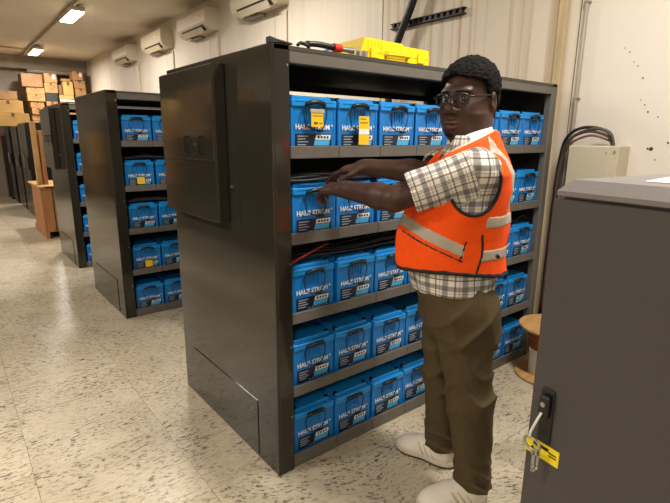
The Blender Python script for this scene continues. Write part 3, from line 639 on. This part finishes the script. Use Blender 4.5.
# ------------------------------------------------------------------ person (signed-distance volumes turned into meshes)
class Vol:
    def __init__(s, lo, hi, h):
        s.lo = np.array(lo, float); s.h = h; s.n = np.ceil((np.array(hi)-s.lo)/h).astype(int)+1
        s.v = np.full(s.n, .08, np.float32)
    def sub(s, lo, hi):
        a = np.clip(np.floor((np.array(lo)-s.lo)/s.h).astype(int), 0, s.n); b = np.clip(np.ceil((np.array(hi)-s.lo)/s.h).astype(int)+1, 0, s.n)
        sl = tuple(slice(a[i], b[i]) for i in range(3))
        c = [(s.lo[i]+np.arange(a[i], b[i])*s.h).astype(np.float32) for i in range(3)]
        return sl, c[0][:, None, None], c[1][None, :, None], c[2][None, None, :]
    def all(s): return s.sub(s.lo-1, s.lo+s.n*s.h+1)
    def add(s, sl, d, k):
        a = s.v[sl]
        if k <= 0: s.v[sl] = np.minimum(a, d); return
        hh = np.maximum(k-np.abs(a-d), 0)/k; s.v[sl] = np.minimum(a, d)-hh*hh*k*.25
    def carve(s, sl, d, k=.004):
        a = s.v[sl]; d = -d; hh = np.maximum(k-np.abs(a-d), 0)/k; s.v[sl] = np.maximum(a, d)+hh*hh*k*.25
    def capd(s, a, b, ra, rb, m=.05):
        a, b = np.array(a, float), np.array(b, float); r = max(ra, rb)+m
        sl, X, Y, Z = s.sub(np.minimum(a, b)-r, np.maximum(a, b)+r)
        ab = b-a; t = np.clip(((X-a[0])*ab[0]+(Y-a[1])*ab[1]+(Z-a[2])*ab[2])/(ab@ab), 0, 1)
        d = np.sqrt((X-a[0]-t*ab[0])**2+(Y-a[1]-t*ab[1])**2+(Z-a[2]-t*ab[2])**2)-(ra+(rb-ra)*t)
        return sl, d.astype(np.float32)
    def cap(s, a, b, ra, rb, k=.02): s.add(*s.capd(a, b, ra, rb), k)
    def elld(s, c, r, ax=None, m=.05):
        c = np.array(c, float); r = np.array(r, float); R = max(r)+m
        sl, X, Y, Z = s.sub(c-R, c+R); ax = np.eye(3) if ax is None else ax
        q = [((X-c[0])*ax[i][0]+(Y-c[1])*ax[i][1]+(Z-c[2])*ax[i][2]) for i in range(3)]
        k0 = np.sqrt(sum((q[i]/r[i])**2 for i in range(3))); k1 = np.sqrt(sum((q[i]/r[i]**2)**2 for i in range(3)))+1e-6
        return sl, (k0*(k0-1)/k1).astype(np.float32)
    def ell(s, c, r, ax=None, k=.02): s.add(*s.elld(c, r, ax), k)
    def cut(s, c, r, ax=None, k=.004): s.carve(*s.elld(c, r, ax), k)
    def mesh(s, name, smooth=1):
        v = s.v; ins = v < 0
        n = np.array(v.shape)-1; cnt = np.zeros(n, np.uint8)
        for dx in (0, 1):
            for dy in (0, 1):
                for dz in (0, 1): cnt += ins[dx:dx+n[0], dy:dy+n[1], dz:dz+n[2]]
        act = (cnt > 0) & (cnt < 8); C = np.argwhere(act); idx = np.full(n, -1, np.int32); idx[act] = np.arange(len(C))
        P = np.zeros((len(C), 3)); w = np.zeros(len(C))
        cs = np.array([(a, b, c) for a in (0, 1) for b in (0, 1) for c in (0, 1)])
        val = {tuple(q): v[C[:, 0]+q[0], C[:, 1]+q[1], C[:, 2]+q[2]].astype(float) for q in cs}
        for q in cs:
            for ax in range(3):
                if q[ax]: continue
                e = q.copy(); e[ax] = 1; a, b = val[tuple(q)], val[tuple(e)]
                mk = (a < 0) != (b < 0); t = np.where(mk, a/np.where(mk, a-b, 1), 0)
                P[mk] += q; P[mk, ax] += t[mk]; w += mk
        P = (C+P/w[:, None])*s.h+s.lo
        Q = []
        for ax in range(3):
            a1, a2 = (ax+1) % 3, (ax+2) % 3
            A = [slice(None)]*3; B = [slice(None)]*3; A[ax] = slice(0, -1); B[ax] = slice(1, None)
            df = ins[tuple(A)] != ins[tuple(B)]
            E = np.argwhere(df); E = E[(E[:, a1] > 0) & (E[:, a2] > 0) & (E[:, a1] < n[a1]) & (E[:, a2] < n[a2])]
            o1 = np.zeros(3, int); o1[a1] = 1; o2 = np.zeros(3, int); o2[a2] = 1
            g = lambda e: idx[e[:, 0], e[:, 1], e[:, 2]]
            q = np.stack([g(E-o1-o2), g(E-o2), g(E), g(E-o1)], 1)
            fl_ = ~ins[E[:, 0], E[:, 1], E[:, 2]]; q[fl_] = q[fl_][:, ::-1]
            Q.append(q)
        Q = np.concatenate(Q)
        for _ in range(smooth):
            acc = np.zeros_like(P); ct = np.zeros(len(P))
            for i in range(4):
                a, b = Q[:, i], Q[:, (i+1) % 4]
                for j in range(3):
                    acc[:, j] += np.bincount(a, P[b, j], len(P)) + np.bincount(b, P[a, j], len(P))
                ct += np.bincount(a, minlength=len(P)) + np.bincount(b, minlength=len(P))
            P = P*.5 + .5*acc/np.maximum(ct, 1)[:, None]
        me = bpy.data.meshes.new(name); me.from_pydata(P.tolist(), [], Q.tolist())
        me.polygons.foreach_set('use_smooth', np.ones(len(Q), bool)); me.update(); return me, P
def unit(v): v = np.array(v, float); return v/np.linalg.norm(v)
PO = np.array([1.522, 1.140]); PF = np.array([-.8, .6]); PL = np.array([-.6, -.8]); PZ = np.array([0, 0, 1.])
PF3 = np.array([*PF, 0]); PL3 = np.array([*PL, 0])
def BL(a, b, z): return np.array([*(PO+PF*a+PL*b), z])
# elliptical sections of the trunk: z, forward centre, half depth, half width
SEC = np.array([(.80, -.01, .115, .165), (.90, -.005, .140, .178), (.98, .010, .152, .178), (1.06, .022, .160, .174), (1.16, .022, .160, .172), (1.26, .008, .148, .180), (1.34, -.008, .136, .188), (1.40, -.018, .122, .185), (1.45, -.025, .098, .142), (1.485, -.028, .080, .090), (1.53, -.024, .066, .066), (1.58, -.02, .058, .06)])
def trunk(vol, off=0, zlo=.8, zhi=1.6, wr=None, ex=2.0):
    sl, X, Y, Z = vol.all(); a = (X-PO[0])*PF[0]+(Y-PO[1])*PF[1]; b = (X-PO[0])*PL[0]+(Y-PO[1])*PL[1]; z = Z[0, 0]
    f = lambda i: np.interp(z, SEC[:, 0], SEC[:, i])[None, None, :]
    A, B = f(2)+off, f(3)+off; aa = a-f(1)
    if wr is not None: A = A+wr(aa, b, Z); 
    rr = (np.abs(aa/A)**ex+np.abs(b/B)**ex)**(1/ex)
    d = (rr-1)*np.minimum(A, B)*.95
    d = np.maximum(d, np.maximum(zlo-Z, Z-zhi))
    return sl, d.astype(np.float32), aa, b, X, Y, Z
SH_L, EL_L, WR_L = np.array([1.432, 1.010, 1.418]), np.array([1.235, 1.205, 1.308]), np.array([1.215, 1.470, 1.322])
SH_R, EL_R, WR_R = np.array([1.640, 1.270, 1.425]), np.array([1.520, 1.300, 1.385]), np.array([1.375, 1.520, 1.400])
HC = np.array([1.568, 1.170, 1.652]); HF = unit((-.995, -.10, -.03)); HL = unit(np.cross(PZ, HF)); HU = np.cross(HF, HL)
HAX = np.array([HF, HL, HU]); HS = 1.09
def HP(a, b, c): return HC+HS*(HF*a+HL*b+HU*c)
def hand(vol, Wp, d, nrm, thumb, curls, nails):
    d = unit(d); nrm = unit(np.array(nrm)-d*np.dot(nrm, d)); s = np.cross(d, nrm)*thumb
    offs = (.031, .0105, -.0105, -.031); lens = ((.042, .026, .021), (.046, .029, .022), (.043, .027, .021), (.034, .02, .018))
    for i in range(4):
        kn = Wp+d*(.092-.004*abs(i-1))+s*offs[i]
        vol.cap(Wp+d*.012+s*offs[i]*.55, kn, .0185, .0135, .014)
        p = kn; ang = curls[i][0]; fs = unit(d+s*(.10-.075*i)) 
        for j in range(3):
            dd = fs*math.cos(ang)-nrm*math.sin(ang); q = p+dd*lens[i][j]
            vol.cap(p, q, .0105-.0009*j, .0096-.0010*j, .0035)
            if j == 2: nails.append((q-dd*.004+ (nrm*math.cos(ang)+fs*math.sin(ang))*.0055, dd, (nrm*math.cos(ang)+fs*math.sin(ang)), s))
            p = q; ang += curls[i][1]
    b = Wp+d*.022+s*.026; m1 = b+unit(d*.72+s*.62-nrm*.35)*.046; m2 = m1+unit(d*.95+s*.15-nrm*.35)*.032; m3 = m2+unit(d*.97-s*.05-nrm*.35)*.024
    vol.cap(b, m1, .0165, .0125, .012); vol.cap(m1, m2, .0118, .0105, .004); vol.cap(m2, m3, .0105, .0088, .003)
    tn = unit(nrm*.75+s*.65); nails.append((m3-unit(m3-m2)*.002+tn*.0065, unit(m3-m2), tn, unit(np.cross(tn, m3-m2))))
pr = tag(empty('person', (1.60, 1.14, 0)), 'person in orange safety vest, plaid shirt and brown trousers reaching into the rack', 'person')
PINV = Matrix.Translation((-1.60, -1.14, 0))
def pchild(name, me, m, parent=None):
    o = link(name, me, m); o.parent = parent or pr
    if parent is None: o.matrix_parent_inverse = PINV
    return o
# ---- body
vb = Vol((1.02, .84, .05), (1.86, 1.74, 1.80), .0042)
sl, d, *_ = trunk(vb, -.012); vb.add(sl, d, 0)
vb.cap(BL(-.03, 0, 1.44), HP(-.03, 0, -.06), .064, .060, .03)
for S, E, Wp in ((SH_L, EL_L, WR_L), (SH_R, EL_R, WR_R)):
    vb.cap(S, E, .056, .045, .03); m = E*.72+Wp*.28; vb.cap(E, m, .043, .047, .02); vb.cap(m, Wp, .047, .033, .02); 
    u_ = unit(Wp-E); vb.cap(Wp-u_*.03, Wp+u_*.02, .031, .026, .015)
nails = []
hand(vb, WR_L, (-.14, .98, -.02), (-.35, .1, 1), 1, ((.35, .75), (.5, .85), (.55, .85), (.6, .8)), nails)
hand(vb, WR_R, (-.60, .76, -.12), (-.10, -.10, 1), -1, ((.25, .35), (.32, .38), (.4, .38), (.45, .35)), nails)
for hip, kn, an in ((BL(0, .09, .88), np.array([1.515, 1.02, .50]), np.array([1.565, 1.015, .10])), (BL(0, -.09, .88), np.array([1.62, 1.235, .50]), np.array([1.672, 1.268, .10]))):
    vb.cap(hip, kn, .075, .055, .03); vb.cap(kn, an, .052, .04, .03)
# head
vb.ell(HP(-.012, 0, .030), np.array((.098, .079, .098))*HS, HAX, .02)
vb.ell(HP(.020, 0, -.032), np.array((.076, .075, .088))*HS, HAX, .03)
vb.ell(HP(.046, 0, -.090), np.array((.044, .050, .036))*HS, HAX, .03)
for s in (-1, 1):
    vb.ell(HP(.052, s*.040, -.022), np.array((.030, .026, .028))*HS, HAX, .022)
    vb.ell(HP(-.010, s*.060, -.055), np.array((.042, .016, .04))*HS, HAX, .05)
vb.ell(HP(.070, 0, .034), np.array((.024, .058, .013))*HS, HAX, .018)
for s in (-1, 1):
    vb.cut(HP(.102, s*.033, .008), np.array((.019, .022, .014))*HS, HAX, .014)
    vb.ell(HP(.0775, s*.033, .008), np.array((.0155, .0175, .0135))*HS, HAX, .004)
    vb.cut(HP(.100, s*.033, .0065), np.array((.022, .0125, .0042))*HS, HAX, .002)
vb.cap(HP(.088, 0, .012), HP(.112, 0, -.022), .010*HS, .0145*HS, .012)
vb.ell(HP(.113, 0, -.027), np.array((.015, .014, .012))*HS, HAX, .006)
for s in (-1, 1): vb.ell(HP(.101, s*.0175, -.030), np.array((.014, .0125, .011))*HS, HAX, .006)
for s in (-1, 1): vb.cut(HP(.108, s*.009, -.040), np.array((.006, .005, .005))*HS, HAX, .003)
vb.ell(HP(.089, 0, -.066), np.array((.017, .030, .010))*HS, HAX, .007)
vb.ell(HP(.088, 0, -.080), np.array((.017, .027, .0115))*HS, HAX, .007)
vb.cut(HP(.108, 0, -.0725), np.array((.012, .027, .0022))*HS, HAX, .003)
for s in (-1, 1):
    vb.ell(HP(-.020, s*.087, -.002), np.array((.025, .012, .036))*HS, np.array([unit(HF*.95-HU*.25), unit(HL+HF*.35*s*-1), unit(HU*.95+HF*.25)]), .008)
    vb.cut(HP(-.010, s*.099, .002), np.array((.012, .008, .018))*HS, HAX, .006)
me, _ = vb.mesh('body', 2); body = pchild('body', me, m_skin)
# nails
nb = MB()
for c, t, nn, s in nails:
    Mx = Matrix((Vector(unit(np.cross(nn, t))), Vector(t), Vector(nn))).transposed().to_4x4(); Mx.translation = Vector(c)
    nb.box(-.0052, .0052, -.007, .006, -.0015, .0015, .001, M=Mx)
pchild('finger_nail', nb, m_nail)
# lips
vl = Vol(HP(.05, -.0, -.12)-.07, HP(.1, 0, -.03)+.07, .0022)
vl.ell(HP(.0915, 0, -.0655), np.array((.0168, .027, .0075))*HS, HAX, .004); vl.ell(HP(.0905, 0, -.0805), np.array((.0168, .024, .009))*HS, HAX, .004)
vl.cut(HP(.110, 0, -.0725), np.array((.013, .030, .0022))*HS, HAX, .003)
me, _ = vl.mesh('lips'); pchild('lips', me, m_lip_s)
# eyes
for s in (-1, 1):
    c = HP(.0785, s*.033, .0075); b = bmesh.new(); bmesh.ops.create_uvsphere(b, u_segments=20, v_segments=12, radius=.0135*HS)
    bmesh.ops.translate(b, verts=b.verts, vec=c); me = bpy.data.meshes.new('eyeball'); b.to_mesh(me); b.free()
    for q in me.polygons: q.use_smooth = True
    e = pchild('eyeball', me, m_eye)
    g = unit(np.array([0, 0, 1.54])-c); g = unit(g*.8+HF*.2)
    b = bmesh.new(); bmesh.ops.create_uvsphere(b, u_segments=16, v_segments=8, radius=.0068*HS)
    Mx = Vector(g).to_track_quat('Z', 'Y').to_matrix().to_4x4() @ Matrix.Diagonal((1, 1, .35, 1)); Mx.translation = Vector(c+g*.0128*HS)
    bmesh.ops.transform(b, matrix=Mx, verts=b.verts); me = bpy.data.meshes.new('iris'); b.to_mesh(me); b.free()
    pchild('iris', me, m_iris, e)
# hair
def nz(X, Y, Z, f, amp): return amp*(np.sin(f*X+1.3*np.sin(f*.7*Y))*np.sin(f*1.1*Y+1.7*np.sin(f*.8*Z))*np.sin(f*.9*Z+1.1*np.sin(f*.6*X)))
vh = Vol(HC-.19, HC+.2, .0034)
vh.ell(HP(-.020, 0, .056), np.array((.114, .095, .098))*HS, HAX, 0)
vh.ell(HP(-.045, 0, .0), np.array((.076, .084, .085))*HS, HAX, .03)
sl, X, Y, Z = vh.all()
la = (X-HC[0])*HF[0]+(Y-HC[1])*HF[1]+(Z-HC[2])*HF[2]; lb_ = (X-HC[0])*HL[0]+(Y-HC[1])*HL[1]+(Z-HC[2])*HL[2]; lc = (X-HC[0])*HU[0]+(Y-HC[1])*HU[1]+(Z-HC[2])*HU[2]
vh.v[...] = vh.v+nz(X, Y, Z, 210, .0035)+nz(X, Y, Z, 95, .003)
# hairline: cut the face area
face = np.maximum(la/HS*-1+.004+np.clip((lc/HS-.072)*2.2, 0, .2)*1.0, -1)   # negative in front of the line
face = (np.maximum(-(la/HS-(.002+np.clip(lc/HS-.02, 0, .07)*.5)), lc/HS-.088+.22*np.abs(lb_))*.8+nz(X, Y, Z, 260, .0025)).astype(np.float32)
vh.v[...] = np.maximum(vh.v, -face)
low = np.where(la/HS > -.046, np.where(la/HS > -.006, -.018, .030)-lc/HS, -.07-lc/HS).astype(np.float32)
vh.v[...] = np.maximum(vh.v, low)
me, _ = vh.mesh('hair'); pchild('hair', me, m_hair)
# sideburn and short beard
vk = Vol(HP(.0, 0, -.07)-.14, HP(.0, 0, -.07)+.14, .0032)
vk.ell(HP(.048, 0, -.094), np.array((.047, .047, .035))*HS, HAX, 0)
sl, X, Y, Z = vk.all()
la = (X-HC[0])*HF[0]+(Y-HC[1])*HF[1]+(Z-HC[2])*HF[2]; lb_ = (X-HC[0])*HL[0]+(Y-HC[1])*HL[1]; lc = (X-HC[0])*HU[0]+(Y-HC[1])*HU[1]+(Z-HC[2])*HU[2]
vk.v[...] = np.maximum(vk.v+.0018+nz(X, Y, Z, 300, .0015), lc/HS+.100-.25*np.abs(lb_))
me, _ = vk.mesh('beard'); pchild('beard', me, mat('beard_stubble', (30, 21, 17), .8, spec=.2, noise=.3, nscale=120))
eb = MB()
for s in (-1, 1): eb.tube([HP(.0945, s*.016, .032), HP(.0925, s*.034, .033), HP(.079, s*.054, .030)], .0030, 6, 4)
pchild('eyebrow', eb.mesh('eyebrow', True), m_hair)
# spectacles
sg = tag(empty('spectacles', HP(.10, 0, .01)), 'black framed spectacles on the face of the person in orange vest', 'glasses')
GI = Matrix.Translation(-Vector(HP(.10, 0, .01)))
def gchild(n, me, m):
    o = link(n, me, m); o.parent = sg; o.matrix_parent_inverse = GI; return o
for s in (-1, 1):
    pts = []
    for k in range(20):
        a = 2*math.pi*k/20; ca, sa = math.cos(a), math.sin(a); ca = math.copysign(abs(ca)**.6, ca); sa = math.copysign(abs(sa)**.6, sa)
        y = s*.034+.0275*ca; pts.append(Vector(HP(.113-1.9*(abs(y)-.01)**2*4 if abs(y) > .01 else .113, y, .007+.0175*sa)))
    fm = MB(); fm.tube(pts, .0032, 6, 1, True)
    if s == 1: fm.tube([HP(.113, -.008, .012), HP(.116, 0, .014), HP(.113, .008, .012)], .0024, 6, 3)
    gchild('rim', fm.mesh('rim', True), m_blk)
    lm = bpy.data.meshes.new('lens'); c0 = sum(pts, Vector())/20
    lm.from_pydata([tuple(c0)]+[tuple(p) for p in pts], [], [(0, 1+k, 1+(k+1) % 20) for k in range(20)])
    gchild('lens', lm, m_glass)
    tp = MB(); tp.tube([HP(.097, s*.061, .016), HP(.085, s*.076, .016), HP(.03, s*.086, .018), HP(-.012, s*.090, .020), HP(-.03, s*.088, .004)], .0030, 6, 4)
    gchild('temple', tp.mesh('temple', True), m_blk)
# ---- shirt
def wr_shirt(aa, b, Z): return .004*np.sin(38*Z+9*b+5*aa)+.003*np.sin(70*b+20*Z)
vs = Vol((1.12, .78, .88), (1.86, 1.50, 1.58), .0055)
sl, d, aa, bb, X, Y, Z = trunk(vs, .012, .905, 1.535, wr_shirt)
hem = .935+.022*np.sin(7*aa+1.0)-.012*np.cos(9*bb)
d = np.maximum(d, hem-Z).astype(np.float32); vs.add(sl, d, 0)
ends = []
for S, E, f_ in ((SH_L, EL_L, .80), (SH_R, EL_R, .80)):
    e = S+(E-S)*f_; u_ = unit(E-S); ends.append((S, e, u_))
    vs.cap(S, e+u_*.06, .074, .071, .045)
sl, X, Y, Z = vs.all()
vs.v[...] += .0035*np.sin(60*(X+Y*.6)+40*Z)*np.sin(25*Z+30*Y)
for S, e, u_ in ends:
    pl = (X-e[0])*u_[0]+(Y-e[1])*u_[1]+(Z-e[2])*u_[2]
    near = np.sqrt((X-e[0])**2+(Y-e[1])**2+(Z-e[2])**2) < .13
    vs.v[...] = np.where(near, np.maximum(vs.v, pl), vs.v)
    vs.carve(*vs.capd(e-u_*.05, e+u_*.1, .060, .066, .03), .004)
# open collar
vs.carve(*vs.capd(BL(-.02, 0, 1.50), BL(.0, 0, 1.62), .062, .07, .03), .004)
vs.carve(*vs.capd(BL(.10, 0, 1.40), BL(.05, 0, 1.56), .012, .05, .03), .004)
me, P = vs.mesh('shirt', 1)
u_ = np.zeros((len(P), 3)); rel = P[:, :2]-PO; fa, lb2_ = rel@PF, rel@PL
ang = np.arctan2(lb2_, fa); u_[:, 0] = ang*.165; u_[:, 1] = P[:, 2]
for S, e, ax in ends:
    t = (P-S)@ax; lat = P-S-t[:, None]*ax; ld = np.linalg.norm(lat, axis=1)
    x1 = unit(np.cross(ax, PZ)); x2 = np.cross(ax, x1); mk = (t > .02) & (ld < .1) & (np.abs(lb2_) > .1) | ((t > .07) & (ld < .1))
    an = np.arctan2(lat@x2, lat@x1); u_[mk, 0] = an[mk]*.078; u_[mk, 1] = t[mk]
at_ = me.attributes.new('plaid', 'FLOAT_VECTOR', 'POINT'); at_.data.foreach_set('vector', u_.astype(np.float32).ravel())
shirt = pchild('shirt', me, m_plaid)
# folded collar: a strip lofted round the neck, open at the throat
cb = MB(); N_ = 26; rows = []
for k in range(N_+1):
    a = math.radians(-152+304*k/N_); q = abs(a)/math.radians(152)       # a = 0 at the nape
    dip = .052*q**2.2; fl_ = .016+.020*q**2
    ring3 = []
    for (rr, zz) in ((.064, 1.520), (.066, 1.556), (.071, 1.560), (.078+fl_*.5, 1.530), (.080+fl_, 1.508-.012*q)):
        ring3.append(cb.bm.verts.new(BL(-.026-rr*math.cos(a)*1.02, rr*math.sin(a), zz-dip)))
    rows.append(ring3)
for A, B in zip(rows[:-1], rows[1:]):
    for k in range(4): cb.bm.faces.new((A[k], A[k+1], B[k+1], B[k]))
co = pchild('collar', cb.mesh('collar', True), m_inner)
sm_ = co.modifiers.new('thickness', 'SOLIDIFY'); sm_.thickness = .003
# ---- vest
def wr_vest(aa, b, Z): return (.009*np.sin(22*Z+14*b+9*aa+np.sin(30*b))*np.clip((1.35-Z)*4, 0, 1)+.006*np.sin(48*b+26*Z+12*aa))
vv0 = Vol((1.15, .76, .98), (1.86, 1.48, 1.60), .0055)
SEC_S = SEC.copy(); SEC[:, 2] += np.interp(SEC[:, 0], (.95, 1.02, 1.15, 1.3, 1.5), (.028, .032, .022, .010, .012)); SEC[:, 3] += np.interp(SEC[:, 0], (1.3, 1.42), (0, .014))
sl, d, aa, bb, X, Y, Z = trunk(vv0, .024, .99, 1.55, wr_vest)
hemv = 1.035+.012*np.sin(8*aa+2)-.03*np.clip(-aa*4, -.3, 1)
full = d.copy()
SEC[:] = SEC_S
def holes(v):
    v.v[...] = np.maximum(v.v, ((Z-(1.518-.48*aa)) if v.v.shape == full.shape else -1.0)).astype(np.float32)
    for S, E in ((SH_L, EL_L), (SH_R, EL_R)):
        o_ = unit(np.array([*(PL if S is SH_L else -PL), 0])); c = S+np.array([0, 0, -.050])+o_*.035+PF3*.012
        v.carve(*v.elld(c, (.088, .12, .108), np.array([PF3, PL3, PZ])), .004)
    v.carve(*v.capd(BL(-.02, 0, 1.495), BL(-.01, 0, 1.62), .074, .125, .04), .004)
    v.carve(*v.capd(BL(.22, 0, 1.24), BL(.07, 0, 1.52), .006, .085, .05), .004)
vest = None
def vestpiece(name, m, off, extra=None, lo=None, parent=None, smooth=1):
    v = Vol(vv0.lo, vv0.lo+(vv0.n-1)*vv0.h, vv0.h); v.v[...] = full-off
    v.v[...] = np.maximum(v.v, hemv-Z if lo is None else lo)
    holes(v)
    if extra is not None: v.v[...] = np.maximum(v.v, extra)
    me, _ = v.mesh(name, smooth)
    return pchild(name, me, m, parent)
vest = vestpiece('vest', m_orange, 0)
def band(zc, half, cond): return np.maximum(np.abs(Z-zc)-half, cond)
aa2 = aa; side_cut = .028
one = np.zeros_like(full)
vestpiece('reflective_band', m_refl, .0022, band(1.115+.0*aa, .021, aa+.055+0*bb).astype(np.float32))
vestpiece('reflective_band', m_refl, .0022, band(1.235, .021, aa+.055+0*bb).astype(np.float32))
vestpiece('reflective_band', m_refl, .0022, np.maximum(np.maximum(np.abs(Z-(1.155+.42*(aa-.06)))-.023, .005-aa), aa-.30).astype(np.float32))
for s in (-1, 1):
    vestpiece('shoulder_band', m_refl, .0022, np.maximum(np.abs(bb-s*.118)-.020, np.maximum(1.256-Z, aa+.03)).astype(np.float32))
vestpiece('hem_binding', m_bind, .003, (Z-hemv-.013).astype(np.float32), hemv-.004-Z)
# side split with dark edge, and armhole / pocket binding
vestpiece('side_split', m_bind, .003, np.maximum(np.abs(aa+.040+.02*np.sin(18*Z))-.006, np.maximum(np.abs(Z-1.12)-.078, -bb)).astype(np.float32))
vestpiece('pocket_edge', m_bind, .003, np.maximum(np.maximum(np.abs(Z-(1.118+.42*(aa-.06)))-.004, .005-aa), -bb+.02).astype(np.float32))
vestpiece('pocket_edge', m_bind, .003, np.maximum(np.maximum(np.abs(aa-.012+.25*(Z-1.13))-.0045, np.abs(Z-1.135)-.042), -bb+.02).astype(np.float32))
# armhole binding: thin ring where the armhole ellipsoid meets the vest
v = Vol(vv0.lo, vv0.lo+(vv0.n-1)*vv0.h, .0045); 
SEC[:, 2] += np.interp(SEC[:, 0], (.95, 1.02, 1.15, 1.3, 1.5), (.028, .032, .022, .010, .012)); SEC[:, 3] += np.interp(SEC[:, 0], (1.3, 1.42), (0, .014))
sl, d, a9, b9, X9, Y9, Z9 = trunk(v, .024, .99, 1.55, wr_vest); SEC[:] = SEC_S
v.v[...] = np.maximum(d-.003, -d-.012); c = SH_L+np.array([0, 0, -.050])+PL3*.035+PF3*.012
q0, q1 = v.elld(c, (.088, .12, .108), np.array([PF3, PL3, PZ])); ring_ = np.full(v.n, .05, np.float32); ring_[q0] = np.abs(q1+.001)-.0055
v.v[...] = np.maximum(v.v, ring_); me, _ = v.mesh('armhole_binding', 1); pchild('armhole_binding', me, m_bind)
# snap button on the back flap
sb = MB(); c = BL(-.095, .186, 1.115); sb.cyl(c-PL3*.005, c+PL3*.010, .0065, n=12); pchild('snap_button', sb, m_bind)
# ---- trousers
vt = Vol((1.26, .84, .05), (1.86, 1.46, 1.02), .0055)
sl, d, *_ = trunk(vt, .006, .8, .985); vt.add(sl, d, 0)
legs = ((BL(-.01, .088, .86), np.array([1.515, 1.015, .50]), np.array([1.572, 1.012, .085])), (BL(-.01, -.088, .86), np.array([1.615, 1.232, .50]), np.array([1.675, 1.262, .085])))
for hip, kn, an in legs:
    vt.cap(hip, kn, .116, .088, .06); vt.cap(kn, an, .088, .072, .04)
    vt.ell(hip+np.array([*(PF*-.05), -.02]), (.1, .1, .12), None, .06)
sl, X, Y, Z = vt.all()
lowf = np.clip((.30-Z)*4, 0, 1); kneef = np.exp(-((Z-.54)/.11)**2); hipf = np.exp(-((Z-.82)/.10)**2)
rdg = lambda q: (1-np.abs(np.sin(q)))**1.6
vt.v[...] -= (.026*lowf*rdg(46*Z+9*X-7*Y+1.2*np.sin(30*X+18*Y))-.010*lowf+.014*kneef*rdg(27*Z+16*X+9*Y+1.1*np.sin(22*X-26*Y))-.004*kneef+.012*hipf*rdg(22*Z-17*X+13*Y)-.004*hipf+.006*rdg(9*Z+17*X-15*Y)-.002).astype(np.float32)
vt.v[...] = np.maximum(vt.v, .085-Z+.02*(X-1.6))
me, _ = vt.mesh('trousers', 1); tro = pchild('trousers', me, m_trous)
pk = MB(); pk.tube([BL(.045, .170, .935), BL(.02, .186, .90), BL(-.02, .196, .855)], .0028, 6, 4); pchild('pocket_seam', pk, m_bind, None)
# ---- shoes
def shoe(heel, dirv, label):
    heel = np.array([*heel, 0.]); d = unit([*dirv, 0]); l = np.cross(PZ, d); ax = np.array([d, l, PZ])
    e = tag(empty('shoe', tuple(heel)), label, 'shoe', 'white trainers'); Mi = Matrix.Translation(-Vector(heel))
    S = lambda a, b, c: heel+d*a+l*b+PZ*c
    def ch(n, me, m):
        o = link(n, me, m); o.parent = e; o.matrix_parent_inverse = Mi; return o
    v = Vol(heel+np.array([-.36, -.36, -.01]), heel+np.array([.36, .36, .17]), .004)
    v.ell(S(.065, 0, .060), (.068, .042, .062), ax, 0); v.ell(S(.16, 0, .046), (.10, .047, .052), ax, .05); v.ell(S(.235, .004, .036), (.066, .049, .032), ax, .045)
    v.cap(S(.06, 0, .06), S(.05, 0, .105), .044, .046, .03)
    v.cap(S(.10, 0, .095), S(.17, 0, .072), .026, .030, .03)
    sl, X, Y, Z = v.all(); v.v[...] = np.maximum(v.v, np.maximum(.026-Z, Z-.118)); v.carve(*v.capd(S(.06, 0, .10), S(.055, 0, .16), .036, .040, .03), .004)
    me, _ = v.mesh('upper', 1); ch('upper', me, m_shoe)
    v = Vol(heel+np.array([-.36, -.36, -.01]), heel+np.array([.36, .36, .06]), .004)
    for a, b, ra, rb in ((.062, .0, .066, .046), (.15, .0, .10, .045), (.235, .004, .074, .054)): v.ell(S(a, b, .02), (ra, rb, .08), ax, .04)
    base = v.v.copy(); sl, X, Y, Z = v.all()
    v.v[...] = np.maximum(base, np.maximum(.009-Z, Z-.034)); me, _ = v.mesh('midsole', 1); ch('midsole', me, m_sole)
    v.v[...] = np.maximum(base, np.maximum(.0-Z, Z-.010)); me, _ = v.mesh('tread', 0); ch('tread', me, m_soled)
    lc_ = MB()
    for k in range(5): lc_.tube([S(.135+.02*k, -.034, .083-.006*k), S(.142+.02*k, 0, .113-.0085*k), S(.135+.02*k, .034, .083-.006*k)], .0042, 6, 4)
    ch('lace', lc_.mesh('lace', True), m_sole)
    for s in (-1, 1):
        for k in range(3): ch('side_stripe', MB().tube([S(.085+.028*k, s*.049, .04), S(.10+.028*k, s*.0475, .062), S(.12+.026*k, s*.037, .086)], .0042, 6, 3).mesh('side_stripe', True), mat('shoe_stripe', (196, 178, 140), .6))
shoe((1.625, .975), (-.845, .534), 'white trainer on the nearer foot, cut by the bottom edge')
shoe((1.692, 1.195), (-.26, .966), 'white trainer on the farther foot, close to the rack')
